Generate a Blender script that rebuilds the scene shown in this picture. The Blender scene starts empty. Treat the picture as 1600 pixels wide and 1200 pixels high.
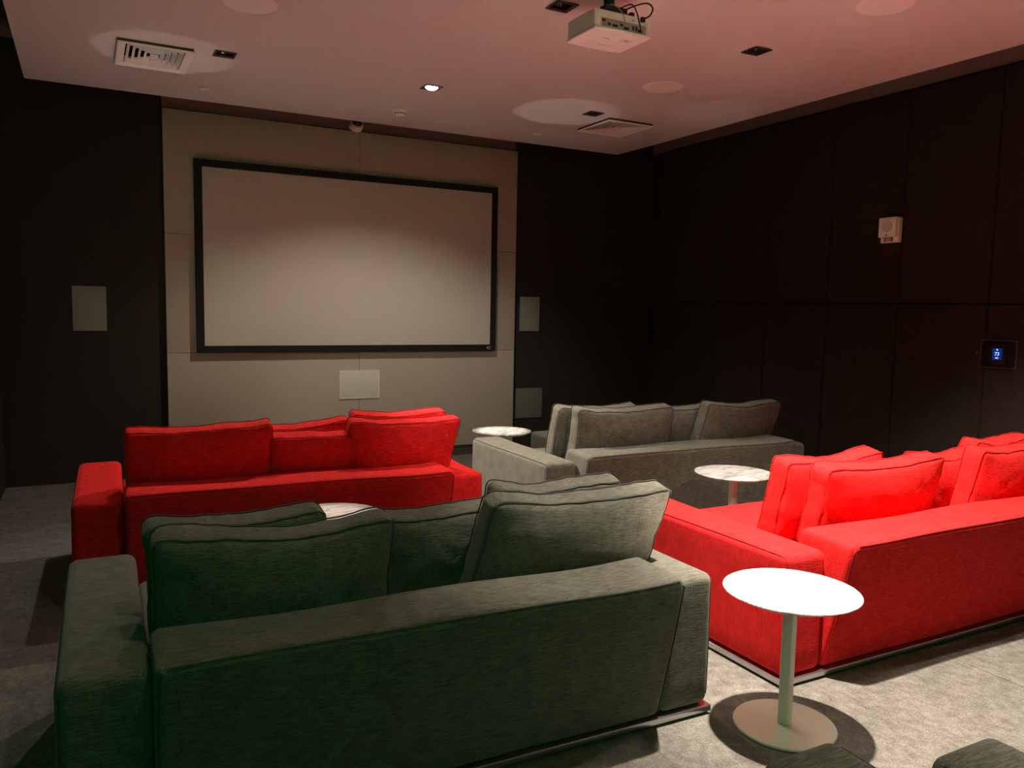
import bpy, bmesh, math, random
from mathutils import Vector, Matrix, noise
random.seed(7)
S = bpy.context.scene
COL = S.collection
R = math.radians

# ------------------------------------------------------------------ materials
def new_mat(name):
    m = bpy.data.materials.new(name); m.use_nodes = True
    nt = m.node_tree; b = nt.nodes['Principled BSDF']
    return m, nt, b

def plain(name, col, rough=.6, metal=0., emit=None, es=0., coat=0.):
    m, nt, b = new_mat(name)
    b.inputs['Base Color'].default_value = (*col, 1)
    b.inputs['Roughness'].default_value = rough
    b.inputs['Metallic'].default_value = metal
    if coat: b.inputs['Coat Weight'].default_value = coat
    if emit:
        b.inputs['Emission Color'].default_value = (*emit, 1)
        b.inputs['Emission Strength'].default_value = es
    # faint surface grain so that nothing is perfectly even
    tc = nt.nodes.new('ShaderNodeTexCoord'); n = nt.nodes.new('ShaderNodeTexNoise')
    n.inputs['Scale'].default_value = 60; n.inputs['Detail'].default_value = 3
    bp = nt.nodes.new('ShaderNodeBump'); bp.inputs['Strength'].default_value = .03
    bp.inputs['Distance'].default_value = .002
    nt.links.new(tc.outputs['Object'], n.inputs['Vector'])
    nt.links.new(n.outputs['Fac'], bp.inputs['Height'])
    nt.links.new(bp.outputs['Normal'], b.inputs['Normal'])
    return m

def mapped_noise(nt, scale, mapscale=(1, 1, 1), detail=3, rough=.6):
    tc = nt.nodes.new('ShaderNodeTexCoord'); mp = nt.nodes.new('ShaderNodeMapping')
    mp.inputs['Scale'].default_value = mapscale
    n = nt.nodes.new('ShaderNodeTexNoise'); n.inputs['Scale'].default_value = scale
    n.inputs['Detail'].default_value = detail; n.inputs['Roughness'].default_value = rough
    nt.links.new(tc.outputs['Object'], mp.inputs['Vector'])
    nt.links.new(mp.outputs['Vector'], n.inputs['Vector'])
    return n.outputs['Fac']

def mathn(nt, op, a, b=None, c=None):
    n = nt.nodes.new('ShaderNodeMath'); n.operation = op
    for i, v in enumerate((a, b, c)):
        if v is None: continue
        if isinstance(v, (int, float)): n.inputs[i].default_value = v
        else: nt.links.new(v, n.inputs[i])
    return n.outputs[0]

def ramp(nt, fac, stops):
    r = nt.nodes.new('ShaderNodeValToRGB'); e = r.color_ramp.elements
    e[0].position = stops[0][0]; e[0].color = (*stops[0][1], 1)
    e[1].position = stops[-1][0]; e[1].color = (*stops[-1][1], 1)
    for p, c in stops[1:-1]:
        x = e.new(p); x.color = (*c, 1)
    nt.links.new(fac, r.inputs['Fac']); return r.outputs['Color']

def fabric(name, lo, hi, sheen=.25, sheen_tint=(1, 1, 1), bump=.9):
    m, nt, b = new_mat(name)
    a = mapped_noise(nt, 210, (.12, 1, 1.6)); c = mapped_noise(nt, 210, (1.6, 1, .12))
    d = mapped_noise(nt, 14, (1, 1, 1), 4)
    w = mathn(nt, 'ADD', mathn(nt, 'MULTIPLY', a, .55), mathn(nt, 'MULTIPLY', c, .25))
    w2 = mathn(nt, 'ADD', w, mathn(nt, 'MULTIPLY', d, .2))
    nt.links.new(ramp(nt, w2, [(.425, lo), (.575, hi)]), b.inputs['Base Color'])
    b.inputs['Roughness'].default_value = .92
    b.inputs['Specular IOR Level'].default_value = .15
    b.inputs['Sheen Weight'].default_value = sheen
    b.inputs['Sheen Roughness'].default_value = .5
    b.inputs['Sheen Tint'].default_value = (*sheen_tint, 1)
    bp = nt.nodes.new('ShaderNodeBump'); bp.inputs['Strength'].default_value = bump
    bp.inputs['Distance'].default_value = .004
    nt.links.new(w, bp.inputs['Height']); nt.links.new(bp.outputs['Normal'], b.inputs['Normal'])
    return m

RED = fabric('red_linen', (.58, .009, .010), (.90, .024, .024), .12, (1, .2, .15))
REDSEAM = plain('red_seam', (.42, .004, .006), .95)
GREY = fabric('taupe_linen', (.078, .073, .058), (.175, .164, .132), .18, (1, .96, .85))
GREYSEAM = plain('taupe_seam', (.070, .066, .052), .95)
CHROME = plain('brushed_chrome', (.55, .55, .55), .28, 1.)
FOOT = plain('black_plastic', (.012, .012, .012), .6)
CEIL = plain('ceiling_paint', (.72, .70, .685), .85)
DARKWALL = plain('dark_brown_wall', (.018, .0125, .0078), .8)
UPPERWALL = plain('brown_plaster', (.20, .155, .125), .85)
PAD = fabric('dark_padded_fabric', (.020, .013, .009), (.036, .024, .017), .05, (1, .8, .7), .25)
TAUPE = plain('taupe_panel_paint', (.43, .37, .30), .7)
SKIRT = plain('dark_skirting', (.075, .058, .042), .6)
SCREEN = plain('projection_cloth', (.50, .465, .40), .75)
BLACK = plain('black_velvet', (.004, .004, .004), .9)
GRILLE = plain('pale_speaker_cloth', (.62, .62, .53), .8)
DGRILLE = plain('grey_speaker_cloth', (.25, .25, .21), .8)
WHITE = plain('white_plastic', (.94, .93, .91), .5)
WHITEM = plain('white_enamel', (.95, .94, .91), .35)
TRIMDARK = plain('dark_lamp_trim', (.05, .035, .03), .45)
CONE = plain('polished_reflector', (.75, .72, .7), .15, 1.)
GLOW = plain('lamp_lens', (1, 1, 1), .3, 0, (1, .97, .95), 9.)
PINKGLOW = plain('pink_glint_lens', (.9, .3, .4), .3, 0, (1, .22, .36), 1.2)  # emission stands in for a pink glint on the lens
PROJ = plain('projector_shell', (.80, .80, .76), .45)
PROJDARK = plain('projector_grey', (.30, .33, .29), .5)
BLKPL = plain('black_metal', (.010, .010, .011), .45)
CABLE = plain('black_cable', (.01, .01, .01), .5)
GCABLE = plain('grey_cable', (.35, .36, .33), .5)
MARK = plain('grey_print', (.42, .40, .38), .6)
SILVER = plain('silver_emblem', (.65, .65, .66), .3, .6)
STEM = plain('pale_lacquer', (.70, .66, .58), .35)
BASEM = plain('glossy_lacquer', (.70, .72, .60), .10, 0, None, 0, .8)

def mk_marble():
    m, nt, b = new_mat('white_marble')
    tc = nt.nodes.new('ShaderNodeTexCoord'); mp = nt.nodes.new('ShaderNodeMapping')
    mp.inputs['Scale'].default_value = (1, 4.5, 1); mp.inputs['Rotation'].default_value = (0, 0, .25)
    n = nt.nodes.new('ShaderNodeTexNoise'); n.inputs['Scale'].default_value = 5
    n.inputs['Detail'].default_value = 9; n.inputs['Roughness'].default_value = .62
    n.inputs['Distortion'].default_value = 1.1
    nt.links.new(tc.outputs['Object'], mp.inputs['Vector']); nt.links.new(mp.outputs['Vector'], n.inputs['Vector'])
    c = ramp(nt, n.outputs['Fac'], [(.32, (.30, .29, .27)), (.43, (.50, .485, .455)), (.5, (.76, .74, .71)), (.58, (.82, .80, .77)), (.66, (.44, .43, .40))])
    nt.links.new(c, b.inputs['Base Color']); b.inputs['Roughness'].default_value = .10; b.inputs['IOR'].default_value = 2.0
    wv = nt.nodes.new('ShaderNodeTexNoise'); wv.inputs['Scale'].default_value = 7; wv.inputs['Detail'].default_value = 1
    nt.links.new(tc.outputs['Object'], wv.inputs['Vector'])
    bp = nt.nodes.new('ShaderNodeBump'); bp.inputs['Strength'].default_value = .5; bp.inputs['Distance'].default_value = .004
    nt.links.new(wv.outputs['Fac'], bp.inputs['Height']); nt.links.new(bp.outputs['Normal'], b.inputs['Normal'])
    return m
MARBLE = mk_marble()

def mk_carpet():
    m, nt, b = new_mat('mottled_carpet')
    a = mapped_noise(nt, 5, (1, 1.4, 1), 5, .7); c = mapped_noise(nt, 130, (1, 1, 1), 4, .8)
    d = mapped_noise(nt, 28, (1, .7, 1), 4, .7)
    w = mathn(nt, 'ADD', mathn(nt, 'MULTIPLY', a, .22), mathn(nt, 'ADD', mathn(nt, 'MULTIPLY', c, .48), mathn(nt, 'MULTIPLY', d, .30)))
    tc = nt.nodes.new('ShaderNodeTexCoord'); sp = nt.nodes.new('ShaderNodeSeparateXYZ')
    nt.links.new(tc.outputs['Object'], sp.inputs[0])
    seam = mathn(nt, 'LESS_THAN', mathn(nt, 'ABSOLUTE', mathn(nt, 'SUBTRACT', sp.outputs['X'], SEAM_X)), .004)
    w2 = mathn(nt, 'SUBTRACT', w, mathn(nt, 'MULTIPLY', seam, .10))
    nt.links.new(ramp(nt, w2, [(.36, (.070, .062, .052)), (.5, (.165, .150, .130)), (.64, (.30, .277, .243))]), b.inputs['Base Color'])
    b.inputs['Roughness'].default_value = .95; b.inputs['Specular IOR Level'].default_value = .1
    bp = nt.nodes.new('ShaderNodeBump'); bp.inputs['Strength'].default_value = .6; bp.inputs['Distance'].default_value = .006
    nt.links.new(w2, bp.inputs['Height']); nt.links.new(bp.outputs['Normal'], b.inputs['Normal'])
    return m
SEAM_X = 3.45
CARPET = mk_carpet()

def mk_acrylic():
    m, nt, b = new_mat('clear_acrylic')
    b.inputs['Base Color'].default_value = (.8, .75, .72, 1)
    b.inputs['Roughness'].default_value = .08; b.inputs['Transmission Weight'].default_value = 1.
    b.inputs['IOR'].default_value = 1.1
    return m
ACRYL = mk_acrylic()
def mk_emit(name, col, s):
    m, nt, b = new_mat(name)
    b.inputs['Base Color'].default_value = (0, 0, 0, 1)
    b.inputs['Emission Color'].default_value = (*col, 1); b.inputs['Emission Strength'].default_value = s
    return m
LCD = mk_emit('blue_lcd', (.006, .02, .20), .7)
DIGIT = mk_emit('lcd_digits', (.30, .55, 1.), 1.2)
BLOB = mk_emit('lcd_icons', (.45, .45, .95), 1.)

# ------------------------------------------------------------------ mesh helpers
def link(name, bm, mat, parent=None, smooth=35):
    me = bpy.data.meshes.new(name)
    bmesh.ops.recalc_face_normals(bm, faces=bm.faces)
    bm.to_mesh(me); bm.free()
    me.materials.append(mat)
    for p in me.polygons: p.use_smooth = True
    me.set_sharp_from_angle(angle=R(smooth))
    o = bpy.data.objects.new(name, me); COL.objects.link(o)
    if parent: o.parent = parent
    return o

def empty(name, loc, rz=0.):
    o = bpy.data.objects.new(name, None); COL.objects.link(o)
    o.empty_display_size = .1
    o.location = loc; o.rotation_euler = (0, 0, rz); return o

def tag(o, label, cat, group=None):
    o['label'] = label; o['category'] = cat
    if group: o['group'] = group
    return o

def struct(o):
    o['kind'] = 'structure'; return o

def box(bm, x0, x1, y0, y1, z0, z1, bev=0.):
    vs = [bm.verts.new((x, y, z)) for x in (x0, x1) for y in (y0, y1) for z in (z0, z1)]
    fs = [(0, 1, 3, 2), (4, 6, 7, 5), (0, 4, 5, 1), (2, 3, 7, 6), (0, 2, 6, 4), (1, 5, 7, 3)]
    f = [bm.faces.new([vs[i] for i in q]) for q in fs]
    if bev:
        es = list({e for q in f for e in q.edges})
        bmesh.ops.bevel(bm, geom=es, offset=bev, segments=3, profile=.5, affect='EDGES')
    return bm

def boxmesh(*a, bev=0.): return box(bmesh.new(), *a, bev=bev)

def _axis(a, r, n, K=4):
    l = [-(a - r) - r * math.tan(math.pi / 4 * (1 - k / K)) for k in range(K)]
    m = [-(a - r) + 2 * (a - r) * i / n for i in range(n + 1)]
    return l + m + [-v for v in reversed(l)]

def rbox(hx, hy, hz, r, n=(4, 4, 4), deform=None, bm=None):
    """Box with rounded edges and a regular grid, optionally deformed."""
    bm = bm or bmesh.new()
    A = [_axis(h, r, k) for h, k in zip((hx, hy, hz), n)]
    H = (hx, hy, hz); N = [len(a) - 1 for a in A]; V = {}
    def v(i, j, k):
        key = (i, j, k)
        if key not in V:
            p = [A[0][i], A[1][j], A[2][k]]
            c = [max(-(h - r), min(h - r, q)) for q, h in zip(p, H)]
            d = Vector([q - w for q, w in zip(p, c)])
            if d.length > 1e-9: d = d.normalized() * r
            q = Vector(c) + d
            if deform: q = Vector(deform(*q))
            V[key] = bm.verts.new(q)
        return V[key]
    nx, ny, nz = N
    for i in range(nx):
        for j in range(ny):
            for k in (0, nz): bm.faces.new((v(i, j, k), v(i + 1, j, k), v(i + 1, j + 1, k), v(i, j + 1, k)))
    for i in range(nx):
        for k in range(nz):
            for j in (0, ny): bm.faces.new((v(i, j, k), v(i + 1, j, k), v(i + 1, j, k + 1), v(i, j, k + 1)))
    for j in range(ny):
        for k in range(nz):
            for i in (0, nx): bm.faces.new((v(i, j, k), v(i, j + 1, k), v(i, j + 1, k + 1), v(i, j, k + 1)))
    return bm

def tube(pts, r, closed=False, seg=8, bm=None):
    bm = bm or bmesh.new(); pts = [Vector(p) for p in pts]; n = len(pts); rings = []
    prev = None
    for i, p in enumerate(pts):
        if closed: t = pts[(i + 1) % n] - pts[i - 1]
        else: t = pts[min(i + 1, n - 1)] - pts[max(i - 1, 0)]
        t.normalize()
        if prev is None:
            up = Vector((0, 0, 1)) if abs(t.z) < .9 else Vector((1, 0, 0))
            a = t.cross(up).normalized()
        else:
            a = (prev - t * prev.dot(t)).normalized()
        prev = a; b = t.cross(a)
        rings.append([bm.verts.new(p + r * (math.cos(q) * a + math.sin(q) * b)) for q in [2 * math.pi * s / seg for s in range(seg)]])
    for i in range(n if closed else n - 1):
        u, w = rings[i], rings[(i + 1) % n]
        for s in range(seg): bm.faces.new((u[s], u[(s + 1) % seg], w[(s + 1) % seg], w[s]))
    if not closed:
        bm.faces.new(rings[0]); bm.faces.new(rings[-1])
    return bm

def lathe(prof, seg=64, bm=None, cap=True, M=None):
    """prof: list of (radius, z)."""
    bm = bm or bmesh.new(); rings = []
    for r, z in prof:
        if r < 1e-6: rings.append([bm.verts.new((0, 0, z))])
        else: rings.append([bm.verts.new((r * math.cos(2 * math.pi * s / seg), r * math.sin(2 * math.pi * s / seg), z)) for s in range(seg)])
    for u, w in zip(rings, rings[1:]):
        for s in range(seg):
            q = [u[s % len(u)], u[(s + 1) % len(u)], w[(s + 1) % len(w)], w[s % len(w)]]
            q = list(dict.fromkeys(q))
            if len(q) > 2: bm.faces.new(q)
    if cap:
        for g in (rings[0], rings[-1]):
            if len(g) > 2: bm.faces.new(g)
    if M: bmesh.ops.transform(bm, matrix=M, verts=bm.verts)
    return bm

def frame_mesh(w, h, t, d, bm=None, bev=0.):
    """Rectangular picture frame in XZ, outer w x h, bar t, depth d (towards -y)."""
    bm = bm or bmesh.new()
    o = [(-w/2, -h/2), (w/2, -h/2), (w/2, h/2), (-w/2, h/2)]
    i = [(-w/2+t, -h/2+t), (w/2-t, -h/2+t), (w/2-t, h/2-t), (-w/2+t, h/2-t)]
    L = [[bm.verts.new((x, y, z)) for x, z in q] for q in (o, i) for y in (-d, 0)]
    of, ob, jf, jb = L
    for k in range(4):
        n = (k + 1) % 4
        bm.faces.new((of[k], of[n], jf[n], jf[k])); bm.faces.new((ob[k], ob[n], jb[n], jb[k]))
        bm.faces.new((of[k], of[n], ob[n], ob[k])); bm.faces.new((jf[k], jf[n], jb[n], jb[k]))
    return bm

# ------------------------------------------------------------------ the room
XL, XR, YF, YB = -.62, 5.91, 7.66, -2.6
CZ, CX0, CX1, CY1, UP = 3.2, -.36, 5.062, 7.205, 3.60
o = struct(link('floor', boxmesh(XL - .1, XR + .1, YB - .1, YF + .1, -.1, 0), CARPET))
struct(link('ceiling_upper', boxmesh(XL - .1, XR + .1, YB - .1, YF + .1, UP, UP + .1), UPPERWALL))
wl = struct(link('wall_left', boxmesh(XL - .1, XL, YB - .1, YF + .1, 0, UP), DARKWALL))
struct(link('wall_back', boxmesh(XL, XR, YB - .1, YB, 0, UP), DARKWALL))
wf = struct(link('wall_front', boxmesh(XL, XR, YF, YF + .1, 0, UP), DARKWALL))
wr = struct(link('wall_right', boxmesh(XR, XR + .1, YB - .1, YF + .1, 0, UP), DARKWALL))
struct(link('baseboard_left', boxmesh(XL, XL + .015, YB, 5.0, 0, .10), SKIRT))

# dropped ceiling with real openings for lamps and vents
LAMPS = [(2.345, 3.905), (3.79, 3.915), (.865, 5.78), (2.352, 5.80), (3.83, 5.825)]
VENTS = [(.451, 6.06, .46, .56), (4.262, 6.125, .48, .52)]
HOLES = [(x - .055, x + .055, y - .055, y + .055) for x, y in LAMPS] + \
        [(x - w/2 + .05, x + w/2 - .05, y - h/2 + .05, y + h/2 - .05) for x, y, w, h in VENTS]
xs = sorted({CX0, CX1, *[h[0] for h in HOLES], *[h[1] for h in HOLES]})
ys = sorted({YB + .05, CY1, *[h[2] for h in HOLES], *[h[3] for h in HOLES]})
bm = bmesh.new(); g = {}
def gv(i, j):
    if (i, j) not in g: g[i, j] = bm.verts.new((xs[i], ys[j], CZ))
    return g[i, j]
for i in range(len(xs) - 1):
    for j in range(len(ys) - 1):
        mx, my = (xs[i] + xs[i+1]) / 2, (ys[j] + ys[j+1]) / 2
        if any(a < mx < b and c < my < d for a, b, c, d in HOLES): continue
        bm.faces.new((gv(i, j), gv(i+1, j), gv(i+1, j+1), gv(i, j+1)))
ex = bmesh.ops.extrude_face_region(bm, geom=list(bm.faces))
bmesh.ops.translate(bm, verts=[v for v in ex['geom'] if isinstance(v, bmesh.types.BMVert)], vec=(0, 0, .13))
struct(link('ceiling', bm, CEIL))
# hangers that carry the dropped ceiling are hidden above it: plenum sides
struct(link('trim_1', boxmesh(CX0 + .12, CX1 - .12, YB + .2, CY1 - .12, CZ + .13, UP), UPPERWALL))

# taupe cladding behind the screen: two columns of three boards
PX0, PX1, PY = .620, 4.064, 7.600
zj = [.105, 1.101, 2.142, 3.196]
for c, (a, b) in enumerate(((PX0, 2.349), (2.352, PX1))):
    for z0, z1 in zip(zj, zj[1:]):
        link('cladding_panel', boxmesh(a, b, PY, YF, z0 + .0015, z1 - .0015, bev=.002), TAUPE, wf)
link('cladding_backing', boxmesh(PX0 + .01, PX1 - .01, PY + .012, YF - .001, .1, 3.19), BLACK, wf)
link('header_board', boxmesh(PX0, PX1 - .01, PY + .03, YF, 3.205, UP), UPPERWALL, wf)
struct(link('baseboard_front', boxmesh(PX0 + .0, PX1, PY + .02, YF, 0, .10), SKIRT))

# padded wall on the right
yj = [7.47, 6.463, 5.77, 5.042, 4.33, 3.582, 2.86, 2.14, 1.42, .70, -.02, -.74, -1.46, -2.18]
for z0, z1 in ((.08, 1.645), (1.652, 3.345)):
    for y1, y0 in zip(yj, yj[1:]):
        hy, hz = (y1 - y0) / 2 - .002, (z1 - z0) / 2
        def puff(x, y, z, hy=hy, hz=hz):
            u, w = min(1, abs(y / hy)), min(1, abs(z / hz))
            if x < 0: x -= .008 * (1 - u ** 4) * (1 - w ** 8)
            return x, y, z
        p = link('padded_panel', rbox(.028, hy, hz, .016, (1, 6, 6), puff), PAD, wr)
        p.location = (XR - .028, (y0 + y1) / 2, (z0 + z1) / 2)

link('upper_band', boxmesh(XR - .03, XR, YB, YF - .001, 3.352, UP - .001), UPPERWALL, wr)
link('upper_band', boxmesh(XL, XL + .02, YB, YF - .001, 3.352, UP - .001), UPPERWALL, wl)

# ------------------------------------------------------------------ projection screen
sc = tag(empty('projection_screen', (2.335, PY - .005, 1.10)), 'large blank projection screen in a black frame on the taupe panelled wall', 'projection screen')
W_, H_ = 2.945, 1.685
fr = link('frame', frame_mesh(W_, H_, .062, .065), BLACK, sc); fr.location = (0, .005, H_ / 2 + .004)
cl = link('screen_cloth', boxmesh(-W_/2 + .055, W_/2 - .055, -.045, -.038, .06, H_ - .052), SCREEN, sc)
bm = bmesh.new()
def rod(bm, x0, z0, x1, z1, t):
    d = Vector((x1 - x0, 0, z1 - z0)); n = Vector((-d.z, 0, d.x)).normalized() * t / 2
    a = [Vector((x0, 0, z0)) + n, Vector((x1, 0, z1)) + n, Vector((x1, 0, z1)) - n, Vector((x0, 0, z0)) - n]
    f = [bm.verts.new(p) for p in a]; k = [bm.verts.new(p + Vector((0, .002, 0))) for p in a]
    bm.faces.new(f); bm.faces.new(k[::-1])
    for i in range(4): bm.faces.new((f[i], f[(i+1) % 4], k[(i+1) % 4], k[i]))
for q in ((-.022, .006, -.012, .012, .006), (-.022, .006, -.014, -.010, .006), (-.010, .011, .024, .013, .005), (-.012, .001, .004, .003, .005), (-.012, -.009, .024, -.007, .005)): rod(bm, *q)
em = link('emblem', bm, SILVER, sc); em.location = (W_/2 - .082, -.0625, .031)

# ------------------------------------------------------------------ wall speakers
def wall_speaker(name, x, z, w, h, y, mat, label, cat='speaker', fr_=.006, mark=False, group=None):
    t = tag(empty(name, (x, y, z)), label, cat, group)
    link('frame', frame_mesh(w, h, fr_, .012), WHITE if mat is GRILLE else mat, t)
    link('grille', boxmesh(-w/2 + fr_, w/2 - fr_, -.010, 0, -h/2 + fr_, h/2 - fr_, bev=.001), mat, t)
    if mark:
        b = bmesh.new()
        for k, q in enumerate(((-.03, -.006, -.012, .006), (-.012, .006, -.006, -.006), (.006, -.004, .018, .006), (.02, -.006, .034, -.002))): rod(b, *q, .004)
        e = link('emblem', b, MARK, t); e.location = (0, -.0125, -h * .27)
    return t
wall_speaker('wall_speaker', .030, 1.481, .255, .375, YF, DGRILLE, 'pale square speaker grille on the dark wall far left of the screen')
wall_speaker('wall_speaker', 4.274, 1.491, .240, .370, YF, DGRILLE, 'upper pale speaker grille on the dark wall just right of the taupe panels')
wall_speaker('subwoofer_grille', 4.288, .515, .330, .328, YF, plain('dim_speaker_cloth', (.13, .135, .10), .8), 'lower square dark green-grey speaker grille near the floor, right of the taupe panels')
wall_speaker('center_speaker', 2.351, .778, .398, .272, PY, GRILLE, 'cream rectangular speaker grille under the screen at its middle', mark=True)

# alarm sounder on the padded wall
al = tag(empty('alarm_sounder', (XR - .063, 4.405, 2.24), R(-90)), 'small white alarm sounder with round grille on the dark padded wall', 'alarm')
al.location.x = XR - .062
link('back_box', boxmesh(-.082, .082, -.045, 0, -.10, .10, bev=.004), WHITE, al)
link('cover', boxmesh(-.084, .076, -.075, -.045, -.058, .102, bev=.006), WHITE, al)
rr = link('round_grille', lathe([(.048, 0), (.048, .003), (.040, .005), (0, .005)], 40, M=Matrix.Translation((0, -.0752, .032)) @ Matrix.Rotation(R(90), 4, 'X')), plain('grille_beige', (.62, .55, .50), .6), al)
link('indicator', lathe([(.006, 0), (.006, .004), (0, .006)], 16, M=Matrix.Translation((-.006, -.0752, -.042)) @ Matrix.Rotation(R(90), 4, 'X')), plain('dark_lens', (.10, .05, .04), .3), al)
link('strobe_lens', boxmesh(-.030, .026, -.060, -.045, -.088, -.060, bev=.003), plain('strobe_glass', (.45, .38, .34), .2), al)
bm = bmesh.new(); box(bm, -.038, -.031, -.058, -.045, -.092, -.058); box(bm, .027, .034, -.058, -.045, -.092, -.058)
bm.free()
DLF = plain('dark_lens_frame', (.12, .08, .06), .5)
for xa in (-.038, .027): link('strobe_bracket', boxmesh(xa, xa + .007, -.058, -.045, -.092, -.058), DLF, al)

# thermostat under a clear guard
th = tag(empty('thermostat', (XR - .062, 3.470, 1.285), R(-90)), 'glowing blue thermostat reading 73 under a clear guard box on the padded wall', 'thermostat')
link('body', boxmesh(-.055, .055, -.022, 0, -.075, .075, bev=.006), BLKPL, th)
link('display', boxmesh(-.034, .036, -.024, -.0215, -.042, .042), LCD, th)
cu = bpy.data.curves.new('digits', 'FONT'); cu.body = '73'; cu.size = .036; cu.align_x = 'CENTER'; cu.align_y = 'CENTER'; cu.extrude = .0006; cu.offset = .0006
cu.materials.append(DIGIT)
tmp = bpy.data.objects.new('digits_source', cu); COL.objects.link(tmp)
bpy.context.view_layer.update()
dm = bpy.data.meshes.new_from_object(tmp.evaluated_get(bpy.context.evaluated_depsgraph_get()))
bpy.data.objects.remove(tmp); bpy.data.curves.remove(cu)
dm.name = 'digits'
tx = bpy.data.objects.new('digits', dm); COL.objects.link(tx); tx.parent = th; tx.location = (0, -.025, 0); tx.rotation_euler = (R(90), 0, 0)
for w, z, m in ((.013, .031, DIGIT), (.026, -.028, BLOB)):
    b = lathe([(1, 0), (1, .001), (0, .0012)], 20, M=Matrix.Translation((0, -.024, z)) @ Matrix.Rotation(R(90), 4, 'X') @ Matrix.Diagonal((w / 2, .0055, 1, 1)))
    link('icon', b, m, th)
gd = link('guard', rbox(.125, .03, .095, .012, (2, 1, 2)), ACRYL, th); gd.location = (0, -.0305, 0)
fm = link('guard_frame', frame_mesh(.262, .204, .010, .012), plain('smoky_plastic', (.10, .065, .05), .35), th); fm.location = (0, 0, 0)
kn = link('lock', boxmesh(-.150, -.128, -.03, 0, -.008, .010, bev=.003), plain('lock_metal', (.22, .15, .13), .4, .3), th)

# ------------------------------------------------------------------ ceiling fittings
def downlight(i, x, y, label, lens, tilt):
    t = tag(empty('recessed_downlight', (x, y, CZ)), label, 'ceiling light', 'recessed square downlights')
    b = frame_mesh(.136, .136, .013, .004); bmesh.ops.rotate(b, cent=(0, 0, 0), matrix=Matrix.Rotation(R(90), 3, 'X'), verts=b.verts)
    bmesh.ops.translate(b, verts=b.verts, vec=(0, 0, -.0045))
    link('trim', b, TRIMDARK, t)
    b = bmesh.new()
    q0 = [(-.0545, -.0545), (.0545, -.0545), (.0545, .0545), (-.0545, .0545)]
    lo = [b.verts.new((p, q, -.001)) for p, q in q0]; hi = [b.verts.new((p, q, .07)) for p, q in q0]
    for k in range(4): b.faces.new((lo[k], lo[(k+1) % 4], hi[(k+1) % 4], hi[k]))
    b.faces.new(hi)
    link('housing', b, TRIMDARK, t)
    M = Matrix.Translation((0, 0, .012)) @ Matrix.Rotation(tilt[0], 4, 'X') @ Matrix.Rotation(tilt[1], 4, 'Y')
    link('reflector', lathe([(.044, 0), (.036, .02), (.024, .04), (.024, .038), (.038, .018), (.0455, 0)], 32, cap=False, M=M), CONE, t)
    link('lens', lathe([(0, .030), (.029, .030), (.029, .036), (0, .036)], 32, M=M), lens, t)
    return t
DARKLENS = plain('unlit_lens', (.5, .45, .42), .2)
downlight(0, *LAMPS[0], 'square recessed downlight beside the projector', DARKLENS, (0, 0))
downlight(1, *LAMPS[1], 'square recessed downlight right of the projector, over the padded wall side', DARKLENS, (0, 0))
downlight(2, *LAMPS[2], 'square recessed downlight next to the left air vent', DARKLENS, (0, 0))
d4 = tag(empty('recessed_downlight', (*LAMPS[3], CZ)), 'brightly glowing square downlight in the ceiling in front of the screen', 'ceiling light', 'recessed square downlights')
b = frame_mesh(.136, .136, .013, .004); bmesh.ops.rotate(b, cent=(0, 0, 0), matrix=Matrix.Rotation(R(90), 3, 'X'), verts=b.verts); bmesh.ops.translate(b, verts=b.verts, vec=(0, 0, -.0045))
link('trim', b, TRIMDARK, d4)
b = boxmesh(-.0545, .0545, -.0545, .0545, -.001, .07); bmesh.ops.delete(b, geom=[f for f in b.faces if f.calc_center_median().z < 0], context='FACES')
link('housing', b, TRIMDARK, d4)
MT = Matrix.Translation((0, 0, .004)) @ Matrix.Rotation(R(-18), 4, 'X') @ Matrix.Rotation(R(10), 4, 'Y')
link('reflector', lathe([(.050, -.002), (.046, .016), (.034, .03), (.047, .016), (.051, -.002)], 32, cap=False, M=MT), CONE, d4)
link('lens', lathe([(0, -.001), (.030, .0), (.044, .004), (.044, .012), (0, .012)], 32, M=MT), GLOW, d4)
downlight(4, *LAMPS[4], 'square recessed downlight with a pink glint beside the right air vent', PINKGLOW, (R(-8), R(4)))

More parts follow.
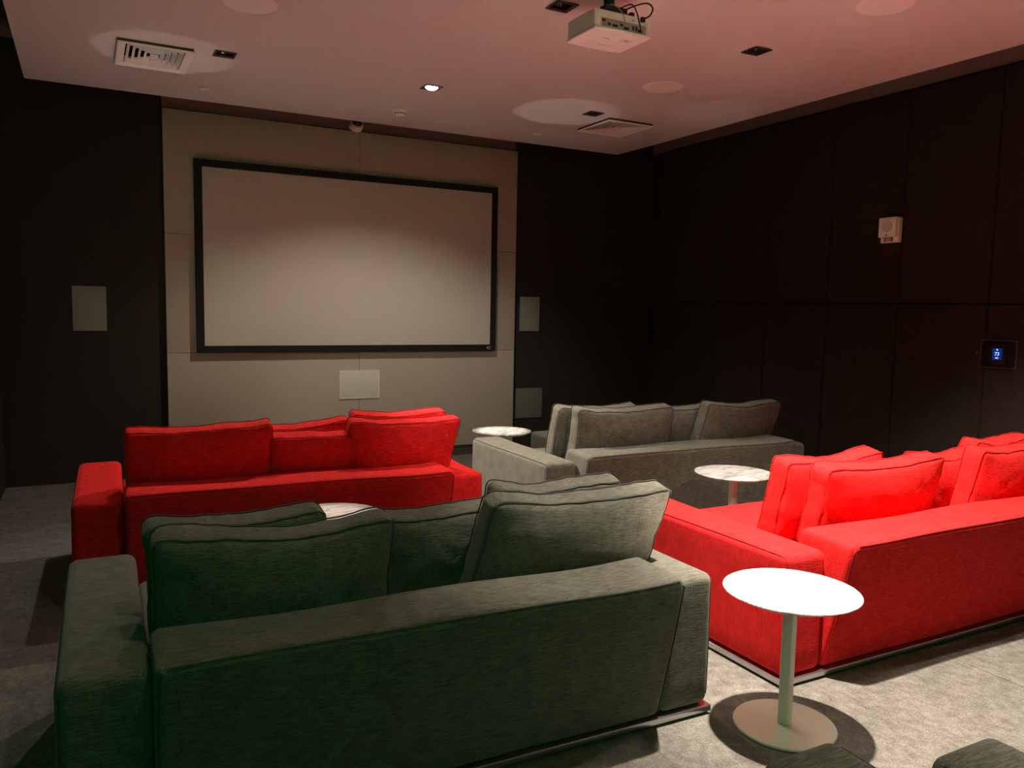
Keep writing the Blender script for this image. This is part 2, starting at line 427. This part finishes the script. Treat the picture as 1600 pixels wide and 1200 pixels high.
def vent(x, y, w, h, label):
    t = tag(empty('air_vent', (x, y, CZ)), label, 'air vent', 'square ceiling air diffusers')
    # sloping outer rim
    b = bmesh.new(); prof = [(0, -.018), (0, -.026), (.010, -.030), (.052, -.016), (.052, .028), (.046, .028), (.046, -.012)]
    rings = []
    for ins, z in prof:
        a, c = w / 2 - ins, h / 2 - ins
        rings.append([b.verts.new(p) for p in ((-a, -c, z), (a, -c, z), (a, c, z), (-a, c, z))])
    for u, v in zip(rings, rings[1:] + rings[:1]):
        for k in range(4): b.faces.new((u[k], u[(k+1) % 4], v[(k+1) % 4], v[k]))
    link('rim', b, WHITEM, t, 20)
    nk = frame_mesh(w - .016, h - .016, .03, .017); bmesh.ops.rotate(nk, cent=(0, 0, 0), matrix=Matrix.Rotation(R(90), 3, 'X'), verts=nk.verts)
    bmesh.ops.translate(nk, verts=nk.verts, vec=(0, 0, -min(v.co.z for v in nk.verts) - .017))
    link('shadow_gap_ring', nk, TRIMDARK, t, 20)  # dark ring paints the shade in the gap above the rim
    for n in range(4):
        b = bmesh.new(); ins = .060 + .036 * n; rings = []
        for d, z in ((0, -.021), (.020, .010), (.022, .008), (.003, -.023)):
            a, c = w / 2 - ins - d, h / 2 - ins - d
            rings.append([b.verts.new(p) for p in ((-a, -c, z), (a, -c, z), (a, c, z), (-a, c, z))])
        for u, v in zip(rings, rings[1:] + rings[:1]):
            for k in range(4): b.faces.new((u[k], u[(k+1) % 4], v[(k+1) % 4], v[k]))
        link('louver', b, WHITEM, t, 20)
    a, c = w / 2 - .060 - .036 * 4, h / 2 - .060 - .036 * 4
    link('center_plate', boxmesh(-a, a, -c, c, -.022, -.016, bev=.002), WHITEM, t)
    b = boxmesh(-w/2 + .0505, w/2 - .0505, -h/2 + .0505, h/2 - .0505, .025, .12)
    bmesh.ops.delete(b, geom=[f for f in b.faces if f.calc_center_median().z < .03], context='FACES')
    link('duct', b, BLKPL, t)
vent(*VENTS[0], 'white louvred air vent at the left end of the ceiling')
vent(*VENTS[1], 'white louvred air vent in the right far corner of the ceiling')

for x, y, r, lab in ((.852, 4.758, .149, 'round flush ceiling speaker above the left sofas, at the top edge'),
                     (3.81, 3.005, .149, 'round flush ceiling speaker at the upper right, nearest the padded wall'),
                     (3.815, 4.88, .149, 'round flush ceiling speaker between the projector and the right vent')):
    t = tag(empty('ceiling_speaker', (x, y, CZ)), lab, 'speaker', 'round ceiling speakers')
    link('rim', lathe([(r, 0), (r, -.004), (r - .004, -.007), (r - .008, -.006), (r - .008, 0)], 64, cap=False), WHITE, t)
    link('grille', lathe([(r - .008, 0), (r - .008, -.005), (0, -.008)], 64, cap=False), WHITE, t)
for x, y, lab in ((.860, 6.774, 'small round sprinkler cap in the ceiling left of the screen'),
                  (3.82, 6.779, 'small round sprinkler cap in the ceiling right of the screen')):
    t = tag(link('sprinkler_cap', lathe([(.038, 0), (.040, -.008), (.036, -.011), (0, -.012)], 32, cap=False), WHITE), lab, 'sprinkler', 'ceiling sprinkler caps')
    t.location = (x, y, CZ + .0015)
sd = tag(empty('smoke_detector', (2.40, 6.62, CZ)), 'white smoke detector on the ceiling between glowing downlight and screen', 'smoke detector')
link('base', lathe([(.058, 0), (.058, -.014), (.050, -.020), (0, -.020)], 40, cap=False), WHITE, sd)
link('head', lathe([(.046, -.018), (.046, -.034), (.040, -.040), (0, -.044)], 40, cap=False), WHITE, sd)
b = bmesh.new()
for k in range(14):
    a = 2 * math.pi * k / 14; q = boxmesh(.043, .0475, -.006, .006, -.033, -.024)
    bmesh.ops.rotate(q, cent=(0, 0, 0), matrix=Matrix.Rotation(a, 3, 'Z'), verts=q.verts)
    me = bpy.data.meshes.new('tmp'); q.to_mesh(me); q.free(); b.from_mesh(me); bpy.data.meshes.remove(me)
link('vent_slot', b, TRIMDARK, sd)
dc = tag(empty('dome_camera', (2.318, PY + .03, 3.245)), 'white dome security camera peeking below the ceiling edge above the screen', 'security camera')
MR = Matrix.Rotation(R(62), 4, 'X')
link('housing', lathe([(.070, 0), (.072, .03), (.066, .06), (.050, .066), (.050, .05)], 40, M=MR), WHITE, dc)
link('dome', lathe([(.050, .050), (.047, .072), (.035, .092), (.018, .101), (0, .103)], 32, M=MR), plain('smoked_dome', (.01, .009, .009), .06), dc)
link('lens', lathe([(.010, .0), (.010, .006), (0, .008)], 16, M=MR @ Matrix.Translation((0, .01, .0975))), plain('lens_glint', (.55, .52, .5), .1, .4), dc)

# ------------------------------------------------------------------ projector
pj = tag(empty('projector', (2.448, 3.604, 2.950)), 'white box projector hanging from the ceiling with black cables at its back', 'projector')
PW, PD, PH = .340, .262, .100
def pjdef(x, y, z):
    v = y / (PD / 2)
    if v > 0: y += .016 * (1 - (x / (PW / 2)) ** 2) * v
    return x, y, z
s = link('shell', rbox(PW/2, PD/2, PH/2 - .006, .012, (8, 6, 2), pjdef), PROJ, pj); s.location = (0, 0, PH / 2 + .004)
s = link('bottom_plate', rbox(PW/2 + .003, PD/2 + .003, .006, .005, (8, 6, 1), pjdef), WHITE, pj); s.location = (0, 0, .004)
for sx in (-1, 1):     # louvred cheeks
    b = bmesh.new()
    for k in range(10): box(b, sx * (PW/2 - .001) - .003, sx * (PW/2 - .001) + .003, -PD/2 + .014, PD/2 - .014, .014 + k * .0085, .0185 + k * .0085)
    link('side_louver', b, PROJ, pj)
for xa in (-PW/2 + .012, PW/2 - .030):
    b = bmesh.new()
    for k in range(10): box(b, xa, xa + .018, -PD/2 - .002, -PD/2 + .002, .014 + k * .0085, .0185 + k * .0085)
    link('rear_louver', b, PROJ, pj)
link('connector_panel', boxmesh(-PW/2 + .036, PW/2 - .024, -PD/2 - .0015, -PD/2 + .004, .012, .056), PROJDARK, pj)
f = link('connector_frame', frame_mesh(PW - .056, .052, .004, .006), PROJ, pj); f.location = (.006, -PD/2 + .002, .035)
b = bmesh.new()
for x, w, h, z in ((-.12, .022, .010, .044), (-.085, .016, .012, .030), (-.05, .03, .010, .028), (-.01, .012, .012, .038), (.02, .03, .012, .026), (.062, .010, .022, .034), (.082, .010, .022, .034), (.105, .026, .014, .026)):
    link('socket', boxmesh(x - w/2, x + w/2, -PD/2 - .004, -PD/2, z - h/2, z + h/2), BLKPL, pj)
b = bmesh.new(); box(b, .105, .128, -PD/2 - .018, -PD/2, .072, .096, bev=.003); link('power_plug', b, BLKPL, pj)
b = bmesh.new(); box(b, .058, .066, -PD/2 - .002, -PD/2 + .001, .070, .075); link('indicator_hole', b, BLKPL, pj)
def marking(qs):
  b = bmesh.new()
  for q in qs:
    x0, y0, x1, y1 = q; d = Vector((x1-x0, y1-y0, 0)); n = Vector((-d.y, d.x, 0)).normalized() * (.003 if q[0] == -.052 else .0012)
    c = [Vector((x0, y0, -.0025)) + n, Vector((x1, y1, -.0025)) + n, Vector((x1, y1, -.0025)) - n, Vector((x0, y0, -.0025)) - n]
    lo = [b.verts.new(p) for p in c]; hi = [b.verts.new(p + Vector((0, 0, .002))) for p in c]
    b.faces.new(lo); b.faces.new(hi[::-1])
    for k in range(4): b.faces.new((lo[k], lo[(k+1) % 4], hi[(k+1) % 4], hi[k]))
  link('bottom_marking', b, MARK, pj)
marking([(-.052, -.030, -.012, -.034)])
marking([(.052, -.064, .112, -.062), (.112, -.062, .108, -.030), (.108, -.030, .050, -.032), (.050, -.032, .052, -.064)])
marking([(-.008, .066, .062, .064), (-.008, .066, -.010, .058)])
b = lathe([(.010, -.004), (.012, 0), (0, 0)], 20); bmesh.ops.translate(b, verts=b.verts, vec=(.082, -.048, 0))
link('foot', b, plain('pink_foot', (.85, .35, .38), .4), pj)
b = bmesh.new()
box(b, -.10, .075, -.10, .07, PH, PH + .012, bev=.003); box(b, -.075, .06, -.085, .05, PH + .012, PH + .045, bev=.006)
box(b, -.115, -.09, -.112, -.085, PH - .002, PH + .022, bev=.004); box(b, .06, .085, -.112, -.085, PH - .002, PH + .022, bev=.004)
mt = link('ceiling_mount', b, BLKPL, pj)
b = lathe([(.028, PH + .045), (.028, .247), (.075, .247), (.075, .2505)], 32); link('mount_pole', b, BLKPL, mt)
def bez(p, n=24):
    p = [Vector(q) for q in p]; out = []
    P = [p[0]] + p + [p[-1]]
    for i in range(1, len(P) - 2):
        for k in range(n // 3):
            t = k / (n // 3); a, b_, c, d = P[i-1], P[i], P[i+1], P[i+2]
            out.append(.5 * ((2*b_) + (c-a)*t + (2*a - 5*b_ + 4*c - d)*t*t + (3*b_ - a - 3*c + d)*t**3))
    return out + [p[-1]]
link('power_cable', tube(bez([(.04, -.06, .135), (.08, -.12, .152), (.125, -.16, .160), (.150, -.175, .135), (.140, -.165, .100), (.117, -PD/2 - .016, .086)]), .0042), CABLE, pj)
link('signal_cable', tube(bez([(.03, -.06, .150), (.05, -.13, .150), (.062, -.160, .105), (.075, -.165, .06), (.100, -.145, .034), (.108, -PD/2, .026)]), .0036), CABLE, pj)
link('thin_cable', tube(bez([(-.045, -.08, .150), (-.03, -.12, .125), (-.015, -.150, .085), (.005, -.145, .045), (.012, -PD/2, .030)]), .0026), GCABLE, pj)

# ------------------------------------------------------------------ sofas
SW, SD, AW, AH = 2.20, 1.15, .235, .560
def path_rrect(hx, hz, r, n=6):
    """Closed rounded rectangle in (x,z)."""
    pts = []
    for cx, cz, a0 in ((hx - r, hz - r, 0), (-hx + r, hz - r, 90), (-hx + r, -hz + r, 180), (hx - r, -hz + r, 270)):
        for k in range(n + 1):
            a = R(a0 + 90 * k / n); pts.append((cx + r * math.cos(a), cz + r * math.sin(a)))
    return pts
def densify(pts, step):
    out = []
    for i, p in enumerate(pts):
        q = pts[(i + 1) % len(pts)]; L = math.dist(p, q); n = max(1, int(L / step))
        for k in range(n): out.append((p[0] + (q[0]-p[0]) * k / n, p[1] + (q[1]-p[1]) * k / n))
    return out

def sofa(x0, yr, rz, mat, seam, label, W=SW, D=SD, arms=(1, 1)):
    """x0 = left outer face, yr = rear of the plinth."""
    t = tag(empty('sofa', (x0 + W/2, yr, 0), rz), label, 'sofa', 'sofas of the screening room')
    link('plinth', boxmesh(-W/2 - .004, W/2 + .004, -.006, D, .012, .036, bev=.003), CHROME, t)
    for sx in (-1, 1):
        for y in (.25, D - .20):
            f = link('foot', lathe([(.03, 0), (.03, .013)], 20), FOOT, t); f.location = (sx * (W/2 - .30), y, 0)
    for sx in (-1, 1):
        def arm(x, y, z):
            w = noise.noise(Vector((x * 3 + sx, y * 2.3, z * 3))) * .005
            return x + w, y, z + (w if z > 0 else 0)
        a = link('armrest', rbox(AW/2, D/2, (AH - .038)/2, .038, (3, 14, 6), arm), mat, t)
        a.location = (sx * (W/2 - AW/2), D/2, .038 + (AH - .038)/2)
        hz = (AH - .038)/2
        pts = [(sx * (AW/2 - .010), y, z) for y, z in [(-D/2 + .010, -hz + .03), (-D/2 + .010, hz - .06)]]
        pts = [(sx * (AW/2 - .0105), -D/2 + .0115, -hz + .04 + (2*hz - .09) * k / 10) for k in range(11)]
        pts += [(sx * (AW/2 - .0105), -D/2 + .040 - .0285*math.cos(R(90*k/6)), hz - .040 + .0285*math.sin(R(90*k/6))) for k in range(1, 7)]
        pts += [(sx * (AW/2 - .0105), -D/2 + .04 + (D - .08) * k / 24, hz - .0105) for k in range(1, 25)]
        pts = [arm(*p) for p in pts]
        link('piping', tube(pts, .0030, seg=6), seam, a)
    bw = W/2 - AW - .004; hz = .288
    def back(x, y, z):
        h = (z + hz) / (2 * hz)
        rear = .004 - .134 * h ** .92; front = .27 - .11 * h
        u = x / bw
        w = noise.noise(Vector((x * 2.2, y * 3, z * 2.2))) * .008
        yy = rear + (front - rear) * (y + .15) / .30
        zz = z + .014 * math.sin(u * 5 + 1) * max(0, h - .5) * .6
        return x, yy + w, zz + (w * .8 if h > .6 else 0)
    a = link('backrest', rbox(bw, .15, hz, .030, (20, 6, 8), back), mat, t); a.location = (0, 0, .038 + hz)
    pts = [(-bw + .006, -.144, -hz + .02 + (2*hz - .055) * k / 12) for k in range(13)]
    pts += [(-bw + .035 + 2*(bw - .035) * k / 40, -.1425, hz - .0075) for k in range(41)]
    pts += [(bw - .006, -.144, hz - .035 - (2*hz - .055) * k / 12) for k in range(13)]
    link('piping', tube([back(*p) for p in pts], .0030, seg=6), seam, a)
    link('seat_base', boxmesh(-bw - .002, bw + .002, .2, D - .02, .038, .29, bev=.012), mat, t)
    for k in (-1, 1):
        def seat(x, y, z):
            u, v = x / (bw/2), (y) / ((D - .2)/2)
            return x, y, z + (.018 * (1 - u*u) * (1 - v*v) if z > 0 else 0)
        c = link('seat_cushion', rbox(bw/2 - .003, (D - .24)/2, .075, .03, (8, 8, 2), seat), mat, t)
        c.location = (k * bw/2, .24 + (D - .24)/2 + .012, .29 + .072)
    return t

def cushion(sofa_o, x, layer, w, h, mat, seam, label, group, roll=0., lean=12., dz=0., thick=.105, seed=0, dy=0., sag=.03, yaw=0., skew=0.):
    b_ = thick / 2; hx, hz = w / 2, h / 2; ro = .030
    sd_ = Vector((seed * 7.3, seed * 3.1, seed * 5.7))
    def D_(px, py, pz):
        u, v, q = px / hx, pz / hz, py / b_
        uu, vv = min(1, u*u), min(1, v*v)
        y = py + q * .056 * (1 - uu ** 1.6) ** .8 * (1 - vv ** 1.3) ** .8 * (1 - .18 * v)
        x = px * (1 - .028 * (1 - vv)) + skew * (v - 1) / 2; z = pz
        if v > 0: z -= sag * (1 - uu) * v * v
        x += .012 * noise.noise(Vector((0, z * 5, 3)) + sd_); z += .016 * noise.noise(Vector((x * 4, 0, 9)) + sd_) * (1 if v > 0 else .3)
        # soft corners that stand up a little
        x *= 1 - .030 * vv ** 4 * uu; z *= 1 - .055 * uu ** 6 * vv
        n1 = noise.noise(Vector((x * 4.5, z * 4.5, 0)) + sd_)
        edge = max(uu ** 3, vv ** 3)
        n2 = noise.noise(Vector((x * 15, z * 15, y * 9)) + sd_)
        r2 = (1 - abs(noise.noise(Vector((x * 9 + z * 5, z * 8 - x * 3, 1)) + sd_))) ** 5
        y += q * (.008 * n1 - .0055 * r2 * (1 - .5 * edge)) + .004 * n2 * edge
        # boxing puckers
        pk = noise.noise(Vector((x * 20, z * 26, y * 6)) + sd_)
        if uu > .85: x += .007 * pk * (1 - .4 * abs(q)) * (1 if u > 0 else -1)
        if vv > .85: z += .005 * pk + .006 * n1
        return x, y, z
    bm = rbox(hx, b_, hz, ro, (26, 3, 16), D_)
    o = link('cushion', bm, mat, None, 60)
    tag(o, label, 'cushion', group)
    pb = bmesh.new()
    for q in (-1, 1):
        rect = densify(path_rrect(hx - .003, hz - .003, .020), .018)
        tube([D_(px, q * (b_ - .006), pz) for px, pz in rect], .0026, closed=True, seg=6, bm=pb)
    link('piping', pb, seam, o)
    M = Matrix.Translation(sofa_o.location) @ Matrix.Rotation(sofa_o.rotation_euler.z, 4, 'Z')
    yb = .315 + layer * .195 + dy
    L = M @ Matrix.Translation((x, yb, .445 + dz)) @ Matrix.Rotation(R(yaw), 4, 'Z') @ Matrix.Rotation(R(lean), 4, 'X') @ Matrix.Rotation(R(roll), 4, 'Y') @ Matrix.Translation((0, 0, hz + .002))
    o.matrix_world = L
    o.location = L.to_translation(); o.rotation_euler = L.to_euler()
    return o

gl = sofa(-.105, 2.272, R(-.8), GREY, GREYSEAM, 'grey sofa nearest the camera, seen from behind on the carpet')
rr_ = sofa(2.500, 2.275, R(0), RED, REDSEAM, 'bright red sofa at the right, behind the near white side table', W=2.6)
rl = sofa(-.095, 4.32, R(-1.4), RED, REDSEAM, 'red sofa at the left, standing below the screen')
gb = sofa(2.575, 4.34, R(-.3), GREY, GREYSEAM, 'far grey sofa by the padded wall, beyond the bright red sofa', W=2.32)

def lx(s, X): return X - s.location.x       # world x to sofa x (small yaw ignored)
G1, G2, G3, G4 = 'cushions on the near grey sofa', 'cushions on the bright red sofa', 'cushions on the red sofa below the screen', 'cushions on the far grey sofa'
cushion(gl, lx(gl, .51), 0, .745, .435, GREY, GREYSEAM, 'wide green-shaded cushion leaning on the left half of the near grey sofa back', G1, roll=.5, seed=1, dz=0)
cushion(gl, lx(gl, .43), 1, .58, .43, GREY, GREYSEAM, 'grey cushion mostly hidden behind the green-shaded cushion of the near sofa', G1, roll=-2.2, seed=2)
cushion(gl, lx(gl, 1.15), .9, .49, .385, GREY, GREYSEAM, 'low sagging grey cushion in the middle of the near grey sofa', G1, roll=-1.5, lean=14, seed=3, sag=.02)
cushion(gl, lx(gl, 1.625), 0, .80, .44, GREY, GREYSEAM, 'big plump grey cushion on the right half of the near grey sofa back', G1, roll=1.0, seed=4, skew=.075)
cushion(gl, lx(gl, 1.63), 1, .59, .445, GREY, GREYSEAM, 'grey cushion just peeking over the big plump cushion of the near sofa', G1, roll=1.5, seed=5)
cushion(rr_, lx(rr_, 3.35), 0, .85, .44, RED, REDSEAM, 'wide bright red cushion at the middle of the bright red sofa back', G2, roll=-.6, seed=6)
cushion(rr_, lx(rr_, 3.22), 1, .68, .435, RED, REDSEAM, 'bright red cushion nearest the armrest, behind the wide one on the right sofa', G2, roll=-.8, seed=7)
cushion(rr_, lx(rr_, 4.06), .8, .52, .39, RED, REDSEAM, 'low bright red cushion wedged between the wide and the far right red cushions', G2, roll=0, seed=8)
cushion(rr_, lx(rr_, 4.455), 0, .82, .445, RED, REDSEAM, 'bright red cushion cut off by the right edge of the picture', G2, roll=-.3, seed=9)
cushion(rr_, lx(rr_, 4.61), 1, .58, .44, RED, REDSEAM, 'bright red cushion peeking out behind the cushion at the right picture edge', G2, roll=0, seed=10)
cushion(rl, lx(rl, .53), 0, .76, .465, RED, REDSEAM, 'wide dark-shaded red cushion at the left end of the sofa below the screen', G3, roll=-.6, seed=11)
cushion(rl, lx(rl, 1.12), .1, .50, .39, RED, REDSEAM, 'small wrinkled red cushion in the middle of the sofa below the screen', G3, roll=0, lean=15, seed=12, sag=.012)
cushion(rl, lx(rl, 1.10), 1.1, .62, .43, RED, REDSEAM, 'red cushion behind the small wrinkled cushion of the sofa below the screen', G3, roll=-1, seed=13)
cushion(rl, lx(rl, 1.68), 0, .71, .45, RED, REDSEAM, 'plain red cushion at the right end of the sofa below the screen', G3, roll=.6, seed=14, skew=.06)
cushion(rl, lx(rl, 1.70), 1, .62, .475, RED, REDSEAM, 'red cushion peeking over the right end cushion of the sofa below the screen', G3, roll=.6, seed=15)
cushion(gb, lx(gb, 3.33), 0, .83, .45, GREY, GREYSEAM, 'wide taupe cushion on the left half of the far grey sofa back', G4, roll=.2, seed=16)
cushion(gb, lx(gb, 3.22), 1, .70, .44, GREY, GREYSEAM, 'taupe cushion half hidden behind the wide one at the far sofa left arm', G4, roll=.5, seed=17)
cushion(gb, lx(gb, 4.00), .9, .56, .405, GREY, GREYSEAM, 'low taupe cushion in the middle of the far grey sofa', G4, roll=-1, seed=18)
cushion(gb, lx(gb, 4.43), 0, .76, .445, GREY, GREYSEAM, 'dim taupe cushion at the far sofa end next to the padded wall', G4, roll=.3, seed=19, skew=.05)

# back row, only its far corners enter the frame
sofa(-.475, .085, R(0), GREY, GREYSEAM, 'grey sofa whose armrest corner shows at the bottom edge under the white table', W=2.0)
sofa(1.655, -.07, R(0), GREY, GREYSEAM, 'grey sofa whose armrest shows in the bottom right corner of the picture')

# ottoman in front of the far grey sofa
ot = tag(empty('ottoman', (4.05, 6.05, 0)), 'dark taupe upholstered ottoman beyond the far grey sofa, beside the small white table', 'ottoman')
q = link('cushion', rbox(.43, .38, .10, .035, (6, 6, 2)), GREY, ot); q.location = (0, 0, .315)
q = link('body', rbox(.425, .375, .09, .02, (4, 4, 2)), GREY, ot); q.location = (0, 0, .127)
link('plinth', boxmesh(-.42, .42, -.37, .37, 0, .036, bev=.003), CHROME, ot)

# ------------------------------------------------------------------ side tables
def side_table(x, y, label, rz=0., r=.247, zt=.53):
    t = tag(empty('side_table', (x, y, 0), rz), label, 'side table', 'round marble side tables')
    link('tabletop', lathe([(0, zt - .020), (r - .03, zt - .020), (r - .004, zt - .006), (r, zt - .003), (r - .001, zt), (0, zt)], 96, cap=False), MARBLE, t)
    link('stem', boxmesh(-.021, .021, -.021, .021, .010, zt - .018, bev=.006), STEM, t)
    link('base', lathe([(0, 0), (.184, 0), (.188, .004), (.188, .010), (.185, .013), (0, .013)], 80, cap=False), BASEM, t)
    return t
side_table(2.285, 2.055, 'glaring white round side table between the near grey and bright red sofas', .3)
side_table(3.640, 3.790, 'round marble side table behind the bright red sofa armrest, before the far grey sofa', .1)
side_table(3.045, 5.885, 'white marble side table farthest away, beyond the far grey sofa armrest', .7)
side_table(1.035, 3.780, 'marble side table barely visible behind the green-shaded cushions', .2)

side_table(.700, 5.965, 'round marble side table standing in front of the red sofa that faces the screen', .5)

# ------------------------------------------------------------------ light
def spot(x, y, power, col=(1, .86, .70), ang=132, blend=.35, tilt=(0, 0), rad=.035, z=CZ - .012):
    l = bpy.data.lights.new('downlight_lamp', 'SPOT'); l.energy = power; l.color = col
    l.spot_size = R(ang); l.spot_blend = blend; l.shadow_soft_size = rad
    o = bpy.data.objects.new('downlight_lamp', l); COL.objects.link(o)
    o.location = (x, y, z); o.rotation_euler = (R(tilt[0]), R(tilt[1]), 0)
    return o
WARM = (1, .89, .76)
spot(2.30, 2.20, 1020, WARM, 86, .6, (-6, -27))
spot(2.30, 2.20, 260, WARM, 32, .9, (5, 13))
spot(2.30, 2.09, 14000, WARM, 9, .4, (0, 0), .02)
spot(3.80, 2.00, 70, WARM, 110, .8)
spot(.86, 2.00, 20, WARM, 124, .8)
spot(2.345, .10, 190, WARM, 36, .6, (63, -14))
spot(2.345, .10, 110, WARM, 66, .5)
spot(3.80, .10, 60, WARM, 53, .5)
spot(.865, 3.905, 170, WARM, 10, .5, (-2.7, -3.6))
spot(*LAMPS[0], 120, WARM, 70, .8, (10, -12))
spot(*LAMPS[1], 15, WARM, 110, .8)
spot(*LAMPS[2], 55, WARM, 80, .7, (-25, 6))
spot(*LAMPS[2], 620, WARM, 32, .7, (-16, -32))
spot(*LAMPS[3], 118, WARM, 132, .5)
spot(*LAMPS[4], 60, WARM, 60, .8)
# tight centre of the beams of the two lamps that stand over the far tables,
# then added upward lamps imitating the marble's reflection on the ceiling
spot(*LAMPS[3], 420, WARM, 9.5, .4, (1.8, -14.7), .02)
spot(*LAMPS[2], 4500, WARM, 9, .4, (4, 3.6), .02)
def add_upward_lamp(x, y, tx, ty, power, ang):
    o = spot(x, y, power, (1, .82, .74), ang, .3, (0, 0), .02, .545)
    d = Vector((tx, ty, CZ)) - Vector((x, y, .545))
    o.rotation_euler = d.to_track_quat('-Z', 'Y').to_euler(); o.name = 'added_reflection_lamp'
add_upward_lamp(3.045, 5.885, 3.62, 5.92, 19, 20)
add_upward_lamp(.700, 5.965, .52, 5.98, 18, 20.5)
add_upward_lamp(3.640, 3.790, 4.66, 5.32, 10, 15)
# the green exit sign over the door behind the camera
l = bpy.data.lights.new('exit_sign_lamp', 'AREA'); l.shape = 'RECTANGLE'; l.size = .32; l.size_y = .18
l.energy = 12; l.color = (.01, 1, .26)
o = bpy.data.objects.new('exit_sign_lamp', l); COL.objects.link(o)
o.location = (-.30, -1.5, 2.75); o.rotation_euler = (R(84), 0, R(-18))

w = bpy.data.worlds.new('World'); S.world = w; w.use_nodes = True
w.node_tree.nodes['Background'].inputs['Color'].default_value = (0, 0, 0, 1)

# ------------------------------------------------------------------ camera
cam = bpy.data.cameras.new('camera'); cam.sensor_fit = 'HORIZONTAL'; cam.sensor_width = 36
cam.lens = 1251 / 1600 * 36
co = bpy.data.objects.new('camera', cam); COL.objects.link(co)
f_, ppx, ppy = 1251., 800., 600.
def dirc(x, y): return Vector((x - ppx, -(y - ppy), -f_)).normalized()
X_ = dirc(3162, 526); Y_ = dirc(133, 469); Y_ = (Y_ - X_ * X_.dot(Y_)).normalized(); Z_ = X_.cross(Y_)
M = Matrix((X_, Y_, Z_)).to_4x4(); M.translation = Vector((0, 0, 1.55))
co.matrix_world = M
co.location = M.to_translation(); co.rotation_euler = M.to_euler()
S.camera = co
S.view_settings.view_transform = 'Standard'; S.view_settings.look = 'None'
S.view_settings.gamma = 1; S.view_settings.use_curve_mapping = False
S.view_settings.exposure = 0.38

S.cycles.sample_clamp_indirect = 0
